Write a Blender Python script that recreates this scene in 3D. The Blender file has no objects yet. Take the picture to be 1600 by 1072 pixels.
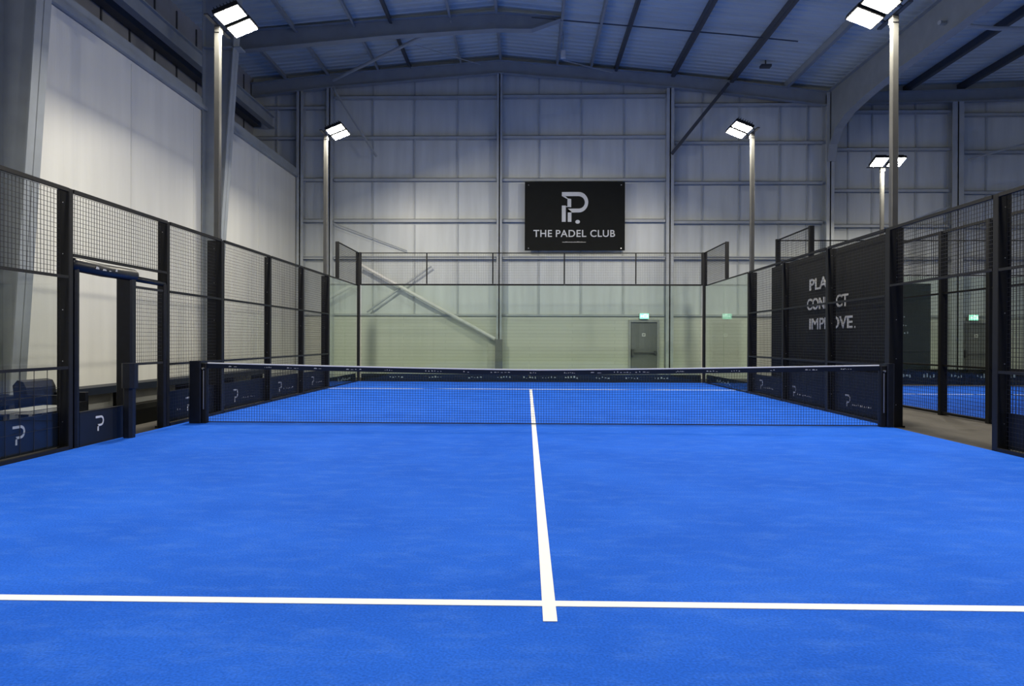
import bpy, math, random
from mathutils import Vector, Matrix
random.seed(7)
S = bpy.context.scene
COL = S.collection
R = math.radians

# ------------------------------------------------------------------ camera, world, exposure
cam_data = bpy.data.cameras.new('camera')
cam = bpy.data.objects.new('camera', cam_data); COL.objects.link(cam)
F_PX = 1082.0
cam_data.sensor_width = 36.0
cam_data.sensor_fit = 'HORIZONTAL'
cam_data.lens = 36.0 * F_PX / 1600.0
cam_data.clip_start = 0.05
cam_data.clip_end = 200
YAW, PITCH, ROLL = 0.02129, -0.002554, 0.003313
cam.matrix_world = (Matrix.Translation((-0.1027, -10.0578, 1.1787)) @ Matrix.Rotation(YAW, 4, 'Z')
                    @ Matrix.Rotation(math.pi/2 + PITCH, 4, 'X') @ Matrix.Rotation(ROLL, 4, 'Z'))
S.camera = cam
S.view_settings.view_transform = 'Standard'
S.view_settings.look = 'None'
S.view_settings.gamma = 1
S.view_settings.use_curve_mapping = False
S.view_settings.exposure = 0.0
w = bpy.data.worlds.new('world'); S.world = w; w.use_nodes = True
w.node_tree.nodes['Background'].inputs[0].default_value = (0.5, 0.6, 0.9, 1)
w.node_tree.nodes['Background'].inputs[1].default_value = 0.05
LAMP_POWER = 420.0      # emission strength of each floodlight face
LAMP_COLOR = (1.0, 0.93, 0.78)

# ------------------------------------------------------------------ materials
def new_mat(name):
    m = bpy.data.materials.new(name); m.use_nodes = True
    nt = m.node_tree
    return m, nt, nt.nodes['Principled BSDF']

def paint(name, c, rough=0.5, metal=0.0, var=0.06, scale=6.0, bump=0.0, bscale=60.0, spec=0.5, stretch=None):
    m, nt, b = new_mat(name)
    N, L = nt.nodes, nt.links
    tc = N.new('ShaderNodeTexCoord')
    mp = N.new('ShaderNodeMapping'); L.new(tc.outputs['Object'], mp.inputs[0])
    if stretch: mp.inputs['Scale'].default_value = stretch
    nz = N.new('ShaderNodeTexNoise'); nz.inputs['Scale'].default_value = scale; nz.inputs['Detail'].default_value = 5
    L.new(mp.outputs[0], nz.inputs['Vector'])
    cr = N.new('ShaderNodeValToRGB')
    cr.color_ramp.elements[0].position = 0.3; cr.color_ramp.elements[1].position = 0.7
    cr.color_ramp.elements[0].color = tuple(x*(1-var) for x in c) + (1,)
    cr.color_ramp.elements[1].color = tuple(min(1, x*(1+var)) for x in c) + (1,)
    L.new(nz.outputs[0], cr.inputs[0]); L.new(cr.outputs[0], b.inputs['Base Color'])
    b.inputs['Roughness'].default_value = rough
    b.inputs['Metallic'].default_value = metal
    b.inputs['Specular IOR Level'].default_value = spec
    if bump:
        n2 = N.new('ShaderNodeTexNoise'); n2.inputs['Scale'].default_value = bscale; n2.inputs['Detail'].default_value = 3
        L.new(mp.outputs[0], n2.inputs['Vector'])
        bp = N.new('ShaderNodeBump'); bp.inputs['Strength'].default_value = bump; bp.inputs['Distance'].default_value = 0.01
        L.new(n2.outputs[0], bp.inputs['Height']); L.new(bp.outputs[0], b.inputs['Normal'])
    return m

def add_wave_bump(m, axis, scale, strength, dist=0.01):
    nt = m.node_tree; N, L = nt.nodes, nt.links
    b = nt.nodes['Principled BSDF']
    tc = N.new('ShaderNodeTexCoord')
    wv = N.new('ShaderNodeTexWave'); wv.wave_type = 'BANDS'; wv.bands_direction = axis
    wv.inputs['Scale'].default_value = scale; wv.inputs['Distortion'].default_value = 0.0
    L.new(tc.outputs['Object'], wv.inputs['Vector'])
    bp = N.new('ShaderNodeBump'); bp.inputs['Strength'].default_value = strength; bp.inputs['Distance'].default_value = dist
    L.new(wv.outputs['Color'], bp.inputs['Height']); L.new(bp.outputs[0], b.inputs['Normal'])

def turf_mat(name):
    m, nt, b = new_mat(name); N, L = nt.nodes, nt.links
    tc = N.new('ShaderNodeTexCoord')
    big = N.new('ShaderNodeTexNoise'); big.inputs['Scale'].default_value = 1.1; big.inputs['Detail'].default_value = 4
    L.new(tc.outputs['Object'], big.inputs['Vector'])
    mp = N.new('ShaderNodeMapping'); mp.inputs['Scale'].default_value = (1.0, 2.0, 1)
    L.new(tc.outputs['Object'], mp.inputs[0])
    sand = N.new('ShaderNodeTexNoise'); sand.inputs['Scale'].default_value = 3.4; sand.inputs['Detail'].default_value = 8
    sand.inputs['Roughness'].default_value = 0.72; L.new(mp.outputs[0], sand.inputs['Vector'])
    fine = N.new('ShaderNodeTexNoise'); fine.inputs['Scale'].default_value = 90; fine.inputs['Detail'].default_value = 3
    L.new(tc.outputs['Object'], fine.inputs['Vector'])
    c1 = N.new('ShaderNodeValToRGB')
    c1.color_ramp.elements[0].position = 0.35; c1.color_ramp.elements[1].position = 0.68
    c1.color_ramp.elements[0].color = (0.014, 0.106, 0.600, 1); c1.color_ramp.elements[1].color = (0.020, 0.128, 0.680, 1)
    L.new(big.outputs[0], c1.inputs[0])
    r2 = N.new('ShaderNodeMapRange'); r2.inputs[1].default_value = 0.48; r2.inputs[2].default_value = 0.80; r2.inputs[4].default_value = 0.42
    L.new(sand.outputs[0], r2.inputs[0])
    mx = N.new('ShaderNodeMix'); mx.data_type = 'RGBA'
    L.new(r2.outputs[0], mx.inputs[0]); L.new(c1.outputs[0], mx.inputs[6]); mx.inputs[7].default_value = (0.085, 0.23, 0.72, 1)
    r3 = N.new('ShaderNodeMapRange'); r3.inputs[1].default_value = 0.3; r3.inputs[2].default_value = 0.7
    r3.inputs[3].default_value = 0.80; r3.inputs[4].default_value = 1.15
    L.new(fine.outputs[0], r3.inputs[0])
    ml = N.new('ShaderNodeMix'); ml.data_type = 'RGBA'; ml.blend_type = 'MULTIPLY'; ml.inputs[0].default_value = 1
    L.new(mx.outputs[2], ml.inputs[6]); L.new(r3.outputs[0], ml.inputs[7]); L.new(ml.outputs[2], b.inputs['Base Color'])
    b.inputs['Roughness'].default_value = 0.85
    b.inputs['Specular IOR Level'].default_value = 0.05
    bp = N.new('ShaderNodeBump'); bp.inputs['Strength'].default_value = 0.5; bp.inputs['Distance'].default_value = 0.01
    L.new(fine.outputs[0], bp.inputs['Height']); L.new(bp.outputs[0], b.inputs['Normal'])
    return m

def glass_mat(name, tint, refl=1.0):
    m = bpy.data.materials.new(name); m.use_nodes = True
    nt = m.node_tree; N, L = nt.nodes, nt.links
    for n in list(N): N.remove(n)
    out = N.new('ShaderNodeOutputMaterial')
    tr = N.new('ShaderNodeBsdfTransparent'); tr.inputs[0].default_value = tint + (1,)
    gl = N.new('ShaderNodeBsdfGlossy'); gl.inputs['Roughness'].default_value = 0.01
    fr = N.new('ShaderNodeFresnel')
    ge = N.new('ShaderNodeNewGeometry'); mr = N.new('ShaderNodeMapRange')   # same reflectance on both faces of the slab
    mr.inputs[3].default_value = 1.42; mr.inputs[4].default_value = 1/1.42
    L.new(ge.outputs['Backfacing'], mr.inputs[0]); L.new(mr.outputs[0], fr.inputs[0])
    mu = N.new('ShaderNodeMath'); mu.operation = 'MULTIPLY'; mu.inputs[1].default_value = refl
    L.new(fr.outputs[0], mu.inputs[0])
    mx = N.new('ShaderNodeMixShader'); L.new(mu.outputs[0], mx.inputs[0]); L.new(tr.outputs[0], mx.inputs[1]); L.new(gl.outputs[0], mx.inputs[2])
    L.new(mx.outputs[0], out.inputs[0])
    return m

def emit_mat(name, c, s):
    m, nt, b = new_mat(name)
    b.inputs['Base Color'].default_value = c + (1,)
    b.inputs['Emission Color'].default_value = c + (1,)
    b.inputs['Emission Strength'].default_value = s
    return m

def block_mat(name):
    m, nt, b = new_mat(name); N, L = nt.nodes, nt.links
    tc = N.new('ShaderNodeTexCoord'); mp = N.new('ShaderNodeMapping')
    mp.inputs['Rotation'].default_value = (R(90), 0, 0); L.new(tc.outputs['Object'], mp.inputs[0])
    br = N.new('ShaderNodeTexBrick'); br.inputs['Scale'].default_value = 1.0
    br.inputs['Brick Width'].default_value = 2.75; br.inputs['Row Height'].default_value = 0.11; br.inputs['Mortar Size'].default_value = 0.006
    br.inputs['Color1'].default_value = (0.60, 0.62, 0.54, 1); br.inputs['Color2'].default_value = (0.63, 0.645, 0.57, 1)
    br.inputs['Mortar'].default_value = (0.47, 0.49, 0.42, 1)
    L.new(mp.outputs[0], br.inputs['Vector']); L.new(br.outputs[0], b.inputs['Base Color'])
    b.inputs['Roughness'].default_value = 0.7
    return m

M = {}
M['turf'] = turf_mat('blue_turf')
M['line'] = paint('white_line', (0.88, 0.88, 0.86), 0.8, var=0.02, bump=0.3)
M['floor'] = paint('grey_concrete', (0.075, 0.068, 0.058), 0.8, var=0.15, scale=3, bump=0.15)
M['black'] = paint('black_coated_steel', (0.006, 0.0065, 0.0075), 0.5, var=0.15, scale=12, spec=0.3)
M['wire'] = paint('black_wire', (0.014, 0.014, 0.015), 0.5)
M['pad'] = paint('black_vinyl_pad', (0.005, 0.007, 0.012), 0.4, spec=0.35, var=0.3, scale=14, bump=0.2, bscale=20)
M['banner'] = paint('black_banner', (0.009, 0.010, 0.009), 0.75, spec=0.2, var=0.1, scale=4, bump=0.1, bscale=8)
M['navy'] = paint('navy_banner', (0.004, 0.009, 0.022), 0.5, spec=0.3, var=0.15, scale=3)
M['print'] = paint('white_print', (0.62, 0.64, 0.66), 0.6, var=0.05)
M['screen'] = paint('dark_teal_screen', (0.030, 0.038, 0.036), 0.7, var=0.2, scale=2)
M['letter'] = paint('grey_print', (0.55, 0.55, 0.52), 0.6, var=0.05)
M['steel'] = paint('grey_painted_steel', (0.44, 0.47, 0.48), 0.38, var=0.08, scale=3)
M['steel_blue'] = paint('blue_grey_frame_steel', (0.31, 0.34, 0.36), 0.38, var=0.08, scale=3)
M['steel_pale'] = paint('pale_brace_steel', (0.72, 0.72, 0.68), 0.4, var=0.06)
M['steel_dark'] = paint('dark_purlin_steel', (0.07, 0.075, 0.085), 0.5, var=0.1)
M['pole'] = paint('galvanised_pole', (0.10, 0.10, 0.095), 0.32, metal=0.3, var=0.08)
M['sheet'] = paint('wall_sheeting', (0.63, 0.665, 0.66), 0.36, var=0.09, scale=1.2, stretch=(3, 1, 0.35))
M['lining'] = paint('white_lining_sheet', (0.72, 0.72, 0.67), 0.36, var=0.05, scale=0.8, stretch=(1, 4, 0.4))
add_wave_bump(M['lining'], 'Y', 8.0, 0.25, 0.004)
M['dark_sheet'] = paint('upper_wall_sheet', (0.34, 0.35, 0.38), 0.5, var=0.15, scale=1.5)
M['roof'] = paint('roof_sheet', (0.56, 0.62, 0.62), 0.45, var=0.10, scale=0.9, stretch=(0.5, 3, 1))
M['block'] = block_mat('cream_blockwork')
M['glass'] = glass_mat('clear_court_glass', (0.91, 0.96, 0.915))
M['poly'] = glass_mat('clear_sheet', (0.93, 0.94, 0.93), 0.6)
M['door'] = paint('grey_door_paint', (0.17, 0.18, 0.18), 0.45, var=0.05)
M['frame'] = paint('pale_door_frame', (0.36, 0.37, 0.36), 0.5)
M['chrome'] = paint('dull_metal', (0.5, 0.5, 0.5), 0.3, metal=0.9)
M['lamp'] = emit_mat('floodlight_face', LAMP_COLOR, LAMP_POWER)
M['exit'] = emit_mat('exit_green', (0.35, 1.0, 0.72), 1.1)
M['exitw'] = emit_mat('exit_white', (0.9, 1.0, 0.95), 2.0)
M['tape'] = paint('white_net_tape', (0.85, 0.85, 0.82), 0.6, var=0.02)
M['plasticw'] = paint('white_plastic', (0.7, 0.7, 0.68), 0.5)

# ------------------------------------------------------------------ mesh helpers
class MB:
    def __init__(s): s.v = []; s.f = []; s.mi = []
    def add(s, vs, fs, mi=0):
        n = len(s.v); s.v += [tuple(v) for v in vs]
        for f in fs: s.f.append([i+n for i in f]); s.mi.append(mi)
        return s
    def box(s, x0, x1, y0, y1, z0, z1, mi=0):
        vs = [(x, y, z) for x in (x0, x1) for y in (y0, y1) for z in (z0, z1)]
        return s.add(vs, [(0,1,3,2),(4,6,7,5),(0,4,5,1),(2,3,7,6),(0,2,6,4),(1,5,7,3)], mi)
    def cbox(s, x0, x1, y0, y1, z0, z1, c=0.006, mi=0):
        """box with chamfered vertical edges"""
        pr = [(x0+c,y0),(x1-c,y0),(x1,y0+c),(x1,y1-c),(x1-c,y1),(x0+c,y1),(x0,y1-c),(x0,y0+c)]
        n = 8
        vs = [(x,y,z0) for x,y in pr] + [(x,y,z1) for x,y in pr]
        fs = [tuple(reversed(range(n))), tuple(range(n, 2*n))] + [(i,(i+1)%n,n+(i+1)%n,n+i) for i in range(n)]
        return s.add(vs, fs, mi)
    def bar(s, a, b, w, h=None, up=(0,0,1), mi=0):
        """rectangular bar from a to b, width w sideways, height h along up"""
        h = h or w; a = Vector(a); b = Vector(b); d = (b-a).normalized(); up = Vector(up)
        if abs(d.dot(up)) > 0.99: up = Vector((0,1,0))
        sd = d.cross(up).normalized(); u = sd.cross(d).normalized()
        vs = [p + sd*sx*w/2 + u*su*h/2 for p in (a, b) for sx in (-1,1) for su in (-1,1)]
        return s.add(vs, [(0,1,3,2),(4,6,7,5),(0,4,5,1),(2,3,7,6),(0,2,6,4),(1,5,7,3)], mi)
    def tube(s, pts, r, n=10, mi=0, caps=True):
        pts = [Vector(p) for p in pts]; rings = []
        for i, p in enumerate(pts):
            d = (pts[min(i+1, len(pts)-1)] - pts[max(i-1, 0)]).normalized()
            up = Vector((0,0,1)) if abs(d.z) < 0.9 else Vector((0,1,0))
            sd = d.cross(up).normalized(); u = sd.cross(d)
            rr = r[i] if isinstance(r, (list, tuple)) else r
            rings.append([p + (sd*math.cos(2*math.pi*k/n) + u*math.sin(2*math.pi*k/n))*rr for k in range(n)])
        vs = [v for g in rings for v in g]; fs = []
        for i in range(len(pts)-1):
            for k in range(n): fs.append((i*n+k, i*n+(k+1)%n, (i+1)*n+(k+1)%n, (i+1)*n+k))
        if caps: fs += [tuple(range(n))[::-1], tuple(range((len(pts)-1)*n, len(pts)*n))]
        return s.add(vs, fs, mi)
    def ibeam(s, a, b, w, h, t=0.015, up=(0,0,1), h2=None):
        """I section from a to b; the top flange line is a-b, the web hangs below by h (h2 at b)"""
        a = Vector(a); b = Vector(b); up = Vector(up); h2 = h if h2 is None else h2
        a2 = a - up*h; b2 = b - up*h2
        s.bar(a, b, w, t, up); s.bar(a2, b2, w, t, up)
        d = (b-a).normalized(); sd = d.cross(up).normalized()*t/2
        vs = [a-sd, a+sd, b+sd, b-sd, a2-sd, a2+sd, b2+sd, b2-sd]
        return s.add(vs, [(0,1,2,3),(4,7,6,5),(0,4,5,1),(1,5,6,2),(2,6,7,3),(3,7,4,0)])
    def prism(s, poly, y0, y1, mi=0):
        """polygon in x,z extruded along y"""
        n = len(poly)
        vs = [(x,y0,z) for x,z in poly] + [(x,y1,z) for x,z in poly]
        return s.add(vs, [tuple(range(n)), tuple(reversed(range(n,2*n)))] + [(i,n+i,n+(i+1)%n,(i+1)%n) for i in range(n)], mi)
    def xform(s, Mx):
        s.v = [tuple(Mx @ Vector(v)) for v in s.v]; return s
    def build(s, name, mats, parent=None, smooth=False):
        me = bpy.data.meshes.new(name); me.from_pydata(s.v, [], s.f); me.update()
        if not isinstance(mats, (list, tuple)): mats = [mats]
        for m in mats: me.materials.append(M[m] if isinstance(m, str) else m)
        me.polygons.foreach_set('material_index', s.mi)
        if smooth: me.polygons.foreach_set('use_smooth', [True]*len(s.f))
        import bmesh
        bm = bmesh.new(); bm.from_mesh(me); bmesh.ops.recalc_face_normals(bm, faces=bm.faces); bm.to_mesh(me); bm.free()
        o = bpy.data.objects.new(name, me); COL.objects.link(o)
        if parent:
            o.parent = parent
            o.matrix_parent_inverse = Matrix.Translation(-Vector(parent.location)) if not parent.get('_local') else Matrix()
        return o

def tag(o, label, cat, group=None, kind=None):
    o['label'] = label; o['category'] = cat
    if group: o['group'] = group
    if kind: o['kind'] = kind
    return o
def struct(o): o['kind'] = 'structure'; return o
def thing(name, label, cat, loc=(0,0,0), group=None):
    """an Empty at the base of a thing; its parts are written in world coordinates"""
    o = bpy.data.objects.new(name, None); COL.objects.link(o)
    o.location = loc; o.empty_display_size = 0.1
    return tag(o, label, cat, group)
def copy_thing(root, loc, label, group=None):
    r = root.copy(); COL.objects.link(r); r.location = loc; r['label'] = label
    if group: r['group'] = group
    for ch in list(root.children):
        c = ch.copy(); COL.objects.link(c); c.parent = r
        for g in list(ch.children):
            d = g.copy(); COL.objects.link(d); d.parent = c
    return r

# marks: everything is drawn on a local (u right, v up) plane and then placed
def place(mb, origin, u, n, size=1.0):
    """u = direction of reading, n = outward normal; local x->u, y->-n, z->up"""
    u = Vector(u); n = Vector(n)
    Mx = Matrix(((u.x, -n.x, 0, origin[0]), (u.y, -n.y, 0, origin[1]), (0, 0, 1, origin[2]), (0,0,0,1)))
    return mb.xform(Mx @ Matrix.Scale(size, 4))

def strip(mb, outer, inner, t):
    for i in range(len(outer)-1):
        q = [outer[i], outer[i+1], inner[i+1], inner[i]]
        mb.prism(q, -t, 0)
def logo(full=True, t=0.02):
    """P emblem, 1 unit high"""
    mb = MB()
    k = 1/404.0
    P = lambda x, y: ((x-768)*k, (608-y)*k)
    o = [P(592,205), P(820,205)]; i = [P(592,260), P(820,260)]
    for a in range(0, 181, 12):
        c, s_ = math.sin(R(a)), math.cos(R(a))
        o.append(P(820+138*c*0.93, 343-138*s_)); i.append(P(820+83*c, 345-84*s_))
    o.append(P(672,482)); i.append(P(672,430))
    strip(mb, o, i, t)
    mb.prism([P(672,430), P(722,470), P(722,608), P(672,608)], -t, 0)
    if full:
        mb.prism([P(592,388), P(645,388), P(645,608), P(592,608)], -t, 0)
        mb.prism([P(668,290), P(718,300), P(718,410), P(668,405)], -t, 0)
        mb.prism([P(598,262), P(640,262), P(672,292), P(668,300)], -t, 0)
        mb.prism([P(645,398), P(668,398), P(668,407), P(650,407)], -t, 0)
        mb.prism([P(806+32*math.cos(a), 608+26*math.sin(a)) for a in [j*math.pi/6 for j in range(12)]], -t, 0)
    return mb
def scribble(n, w, h, seed, t=0.002):
    """a short row of illegible worn marks"""
    rnd = random.Random(seed); mb = MB(); x = 0
    for k in range(n):
        ww = w/n*rnd.uniform(0.3, 0.8); z = rnd.uniform(0, h*0.3); hh = h*rnd.uniform(0.25, 0.9)
        mb.prism([(x, z), (x+ww, z+rnd.uniform(-.1,.1)*h), (x+ww*rnd.uniform(.6,1), z+hh*0.6), (x+ww*0.2, z+hh*0.7)], -t, 0)
        x += w/n
    return mb
def text_mb(txt, height, width=None, t=0.006, space=1.0, bold=0.0):
    cu = bpy.data.curves.new('tmp', 'FONT'); cu.body = txt; cu.size = 1; cu.extrude = 0.01; cu.space_character = space
    cu.offset = bold
    o = bpy.data.objects.new('tmp', cu); COL.objects.link(o)
    bpy.context.view_layer.update()
    dg = bpy.context.evaluated_depsgraph_get()
    me = bpy.data.meshes.new_from_object(o.evaluated_get(dg))
    vs = [v.co.copy() for v in me.vertices]; fs = [tuple(p.vertices) for p in me.polygons]
    bpy.data.objects.remove(o); bpy.data.curves.remove(cu); bpy.data.meshes.remove(me)
    x0 = min(v.x for v in vs); x1 = max(v.x for v in vs); y0 = min(v.y for v in vs); y1 = max(v.y for v in vs)
    sy = height/(y1-y0); sx = (width/(x1-x0)) if width else sy
    mb = MB(); mb.add([((v.x-x0)*sx, -t/2 - v.z*t/0.02, (v.y-y0)*sy) for v in vs], fs)
    return mb

# ------------------------------------------------------------------ the hall
RIDGE_X, VALLEY_X, LEFT_X, RIGHT_X = -1.0, 9.5, -9.1, 20.0
Y_BACK, Y_FRONT = 12.5, -16.0
def roof_z(x):
    if x < RIDGE_X: return 10.42 + (x-RIDGE_X)*0.085
    if x < VALLEY_X: return 10.42 - (x-RIDGE_X)*0.103
    return 9.34 + (x-VALLEY_X)*0.03

struct(MB().box(LEFT_X-0.2, RIGHT_X+0.2, Y_FRONT-0.2, Y_BACK+0.3, -0.3, -0.02).build('floor', 'floor'))

# back wall: sheeting above, blockwork below, with vertical seam strips
bw = MB()
bw.box(LEFT_X-0.2, RIGHT_X+0.2, Y_BACK, Y_BACK+0.2, 2.02, 10.6, 0)
for x0, x1 in ((LEFT_X-0.2, 3.23), (4.14, 13.86), (14.76, RIGHT_X+0.2)): bw.box(x0, x1, Y_BACK-0.04, Y_BACK+0.2, -0.02, 2.02, 1)
for x0, x1 in ((3.23, 4.14), (13.86, 14.76)): bw.box(x0, x1, Y_BACK-0.04, Y_BACK+0.2, 1.845, 2.02, 1)
for x in (-8.3,-5.14,-3.78,-2.37,0.27,1.64,3.01,5.54,6.73,8.02,8.91,10.23,10.99,12.37,14.6,15.9,17.2,18.5):
    bw.box(x-0.022, x+0.022, Y_BACK-0.035, Y_BACK+0.01, 2.02, roof_z(x)-0.3, 2)
struct(bw.build('wall_back', ['sheet', 'block', 'steel']))

# left side: outer wall, and the white lining wall between the columns
ow = MB().box(LEFT_X-0.2, LEFT_X, Y_FRONT, Y_BACK, -0.02, 9.8, 0)
y = -3.0
while y < 12.4:
    ow.box(LEFT_X, LEFT_X+0.03, y-0.02, y+0.02, 6.3, 9.6, 1); y += 1.05
ow.box(LEFT_X, LEFT_X+0.25, Y_FRONT, Y_BACK, 8.18, 8.36, 1)
struct(ow.build('wall_left', ['dark_sheet', 'steel_dark']))
lw = MB().box(-7.7, -7.6, Y_FRONT, Y_BACK-0.05, -0.02, 6.46, 0)
for yy in (-7.2, -3.6, 2.9, 5.35, 9.1): lw.box(-7.6, -7.592, yy-0.008, yy+0.008, 0.3, 6.4, 0)
struct(lw.build('wall_left_lining', ['lining']))
struct(MB().box(-7.74, -7.50, Y_FRONT, Y_BACK-0.1, 6.47, 6.56).box(-7.72, -7.57, Y_FRONT, Y_BACK-0.1, 6.56, 6.74).box(-7.9, -7.6, Y_FRONT, Y_BACK-0.1, 6.74, 6.79).build('trim_1', 'steel_blue'))
struct(MB().box(-7.6, -7.585, Y_FRONT, Y_BACK-0.1, -0.02, 0.22).build('baseboard_left', 'frame'))
struct(MB().box(RIGHT_X, RIGHT_X+0.2, Y_FRONT, Y_BACK, -0.02, 9.8).build('wall_right', 'sheet'))
struct(MB().box(LEFT_X-0.2, RIGHT_X+0.2, Y_FRONT-0.2, Y_FRONT, -0.02, 10.6).build('wall_front', 'sheet'))

# corrugated roof lining
ce = MB()
prof = []
y = Y_FRONT
while y < Y_BACK:
    prof += [(y, 0), (y+0.12, 0), (y+0.15, 0.03), (y+0.22, 0.03)]; y += 0.25
prof.append((Y_BACK+0.2, 0))
xs = [LEFT_X-0.2, RIDGE_X, VALLEY_X, RIGHT_X+0.2]
vs = [(x, p[0], roof_z(x)+p[1]) for x in xs for p in prof]; n = len(prof)
fs = [(i*n+k, i*n+k+1, (i+1)*n+k+1, (i+1)*n+k) for i in range(3) for k in range(n-1)]
ce.add(vs, fs)
struct(ce.build('ceiling', 'roof'))

# purlins
ORD = ['first','second','third','fourth','fifth','sixth','seventh','eighth','ninth']
def purlin(x, dark, label, wd=0.07):
    z = roof_z(x)
    mb = MB(); m = 'steel_dark' if dark else 'steel_blue'
    mb.bar((x, Y_FRONT, z-0.01-0.09), (x, Y_BACK, z-0.01-0.09), 0.02 if not dark else 0.05, 0.18)
    mb.bar((x+wd/2, Y_FRONT, z-0.195), (x+wd/2, Y_BACK, z-0.195), wd, 0.014)
    tag(mb.build('roof_purlin', m), label, 'purlin', 'purlins under the roof sheets')
purlin(-1.0, False, 'grey steel ridge purlin running along the very top of the roof')
for i, (x, d) in enumerate([(-2.28,0),(-3.92,1),(-4.94,0),(-6.58,0),(-7.96,0)]):
    purlin(x, d, f'{"dark" if d else "grey"} steel purlin under the left roof slope, {ORD[i]} one left of the ridge', 0.09 if i in (3,4) else 0.06)
for i, (x, d) in enumerate([(0.82,0),(1.9,0),(2.71,1),(4.51,1),(6.37,1),(8.11,0)]):
    purlin(x, d, f'{"dark" if d else "grey"} steel purlin under the roof, {ORD[i]} one right of the ridge', 0.1 if i > 2 else 0.06)
for i, x in enumerate([11.99, 13.7, 15.9, 18.0]):
    purlin(x, True, f'dark steel purlin beyond the valley beam, {ORD[i]} one right of it', 0.12)

# rafters
def rafter(pts, yy, hts, label, w=0.2):
    mb = MB()
    for i in range(len(pts)-1):
        (xa, za), (xb, zb) = pts[i], pts[i+1]
        mb.ibeam((xa, yy, za), (xb, yy, zb), w, hts[i], 0.02, h2=hts[i+1])
    return tag(mb.build('roof_rafter', 'steel_blue'), label, 'rafter')
rafter([(-9.05, 9.50), (-6.5, 9.78), (-1.0, 10.2), (4.5, 9.72), (9.4, 9.15)], 12.25, [0.42, 0.42, 0.40, 0.40, 0.42],
       'grey steel gable rafter along the top of the back wall, left of the valley')
rafter([(9.6, 9.1), (14.0, 9.2), (19.9, 9.4)], 12.25, [0.35, 0.36, 0.36], 'grey steel gable rafter of the back wall, right of the valley column')
rafter([(-9.05, 9.70), (-4.0, 10.06), (-1.0, 10.24), (0.0, 10.16), (0.8, 10.10)], 9.1, [0.55, 0.46, 0.46, 0.40, 0.06], 'grey steel rafter in front of the gable, running from left eave to ridge', 0.24)
rod = MB().tube([(0.0, 9.1, 10.12), (5.44, 9.1, 9.62), (7.3, 9.1, 9.42)], 0.018, 6)
tag(rod.build('tie_rod', 'steel_dark'), 'thin dark tie rod crossing beneath the right roof slope from the ridge', 'rod')
rod = MB().tube([(-6.35, 12.1, 9.55), (-2.2, 9.1, 10.02)], 0.05, 8)
tag(rod.build('roof_brace', 'steel'), 'diagonal roof brace between the gable rafter and the nearer rafter, left of the ridge', 'brace')
rod = MB().bar((6.25, 12.0, 9.35), (4.5, 12.12, 7.17), 0.14, 0.10)
tag(rod.build('knee_brace', 'steel_dark'), 'dark knee brace slanting from the roof down to the gable post right of the sign', 'brace')
rod = MB().tube([(-6.38, 12.22, 9.4), (-6.3, 12.1, 9.2), (-4.95, 12.1, 7.1)], 0.035, 8)
tag(rod.build('knee_brace', 'steel'), 'thin grey knee brace slanting down from the head of the leftmost gable post', 'brace')
for (a, b, l) in (((1.0, 11.6, 9.95), (2.6, 12.1, 9.75), 'thin bent rod hanging under the roof just right of the ridge'),
                  ((-3.4, 10.2, 9.85), (-1.6, 11.9, 9.95), 'thin slack rod under the roof just left of the ridge')):
    tag(MB().tube([a, b], 0.014, 6).build('tie_rod', 'steel'), l, 'rod')
# little grey junction box hanging under the roof
jb = thing('hanging_sensor', 'small pale box hanging from the roof just right of the ridge', 'sensor', (0.93, 10.2, 9.6))
MB().cbox(0.86, 1.0, 10.13, 10.27, 9.45, 9.65, 0.02).build('housing', 'plasticw', jb)
MB().tube([(0.93, 10.2, 9.64), (0.93, 10.2, 10.2)], 0.012, 6).build('stem', 'steel', jb)
# black birds-nest like marks: roof lamp fitting
fx = thing('roof_fitting', 'small dark fitting on the underside of the roof above the right far floodlight', 'fitting', (7.0, 10.8, 9.35))
MB().box(6.85, 7.15, 10.7, 10.9, 9.38, 9.45).build('plate', 'steel_dark', fx)
MB().tube([(7.0, 10.8, 9.4), (7.0, 10.8, 9.6)], 0.02, 6).build('stem', 'steel_dark', fx)

# valley beam running along the hall, with its curved haunch at the back column
vb = MB()
zt, zb = 9.12, 8.2
pts = [(-16.0, zb), (8.0, zb), (9.6, 8.14), (10.8, 8.02), (11.5, 7.78), (11.9, 7.4), (12.05, 6.9)]
for i in range(len(pts)-1):
    (ya, za), (yb, zbb) = pts[i], pts[i+1]
    vb.add([(9.49, ya, za), (9.51, ya, za), (9.51, yb, zbb), (9.49, yb, zbb), (9.49, ya, zt), (9.51, ya, zt), (9.51, yb, zt), (9.49, yb, zt)],
           [(0,1,2,3),(4,7,6,5),(0,4,5,1),(1,5,6,2),(2,6,7,3),(3,7,4,0)])
    vb.bar((9.5, ya, za), (9.5, yb, zbb), 0.26, 0.025)
vb.bar((9.5, -16, zt), (9.5, 12.2, zt), 0.26, 0.025)
tag(vb.build('valley_beam', 'steel_blue'), 'deep grey steel beam running towards the viewer at the roof valley, curving into its column', 'beam')
brn = MB().tube([(9.3, 6.0, 8.5), (11.0, 6.6, 8.62), (12.3, 6.9, 8.75), (13.2, 7.8, 8.45)], 0.05, 8)
tag(brn.build('roof_brace', 'steel'), 'pale crooked brace beyond the valley beam at the top right corner', 'brace')
# eave beam over the lining wall
tag(MB().ibeam((-8.4, -15.9, 8.43), (-8.4, 12.3, 8.43), 0.2, 0.36, 0.03).build('eave_beam', 'steel_blue'),
    'grey steel eave beam high above the white lining wall on the left', 'beam')

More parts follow.
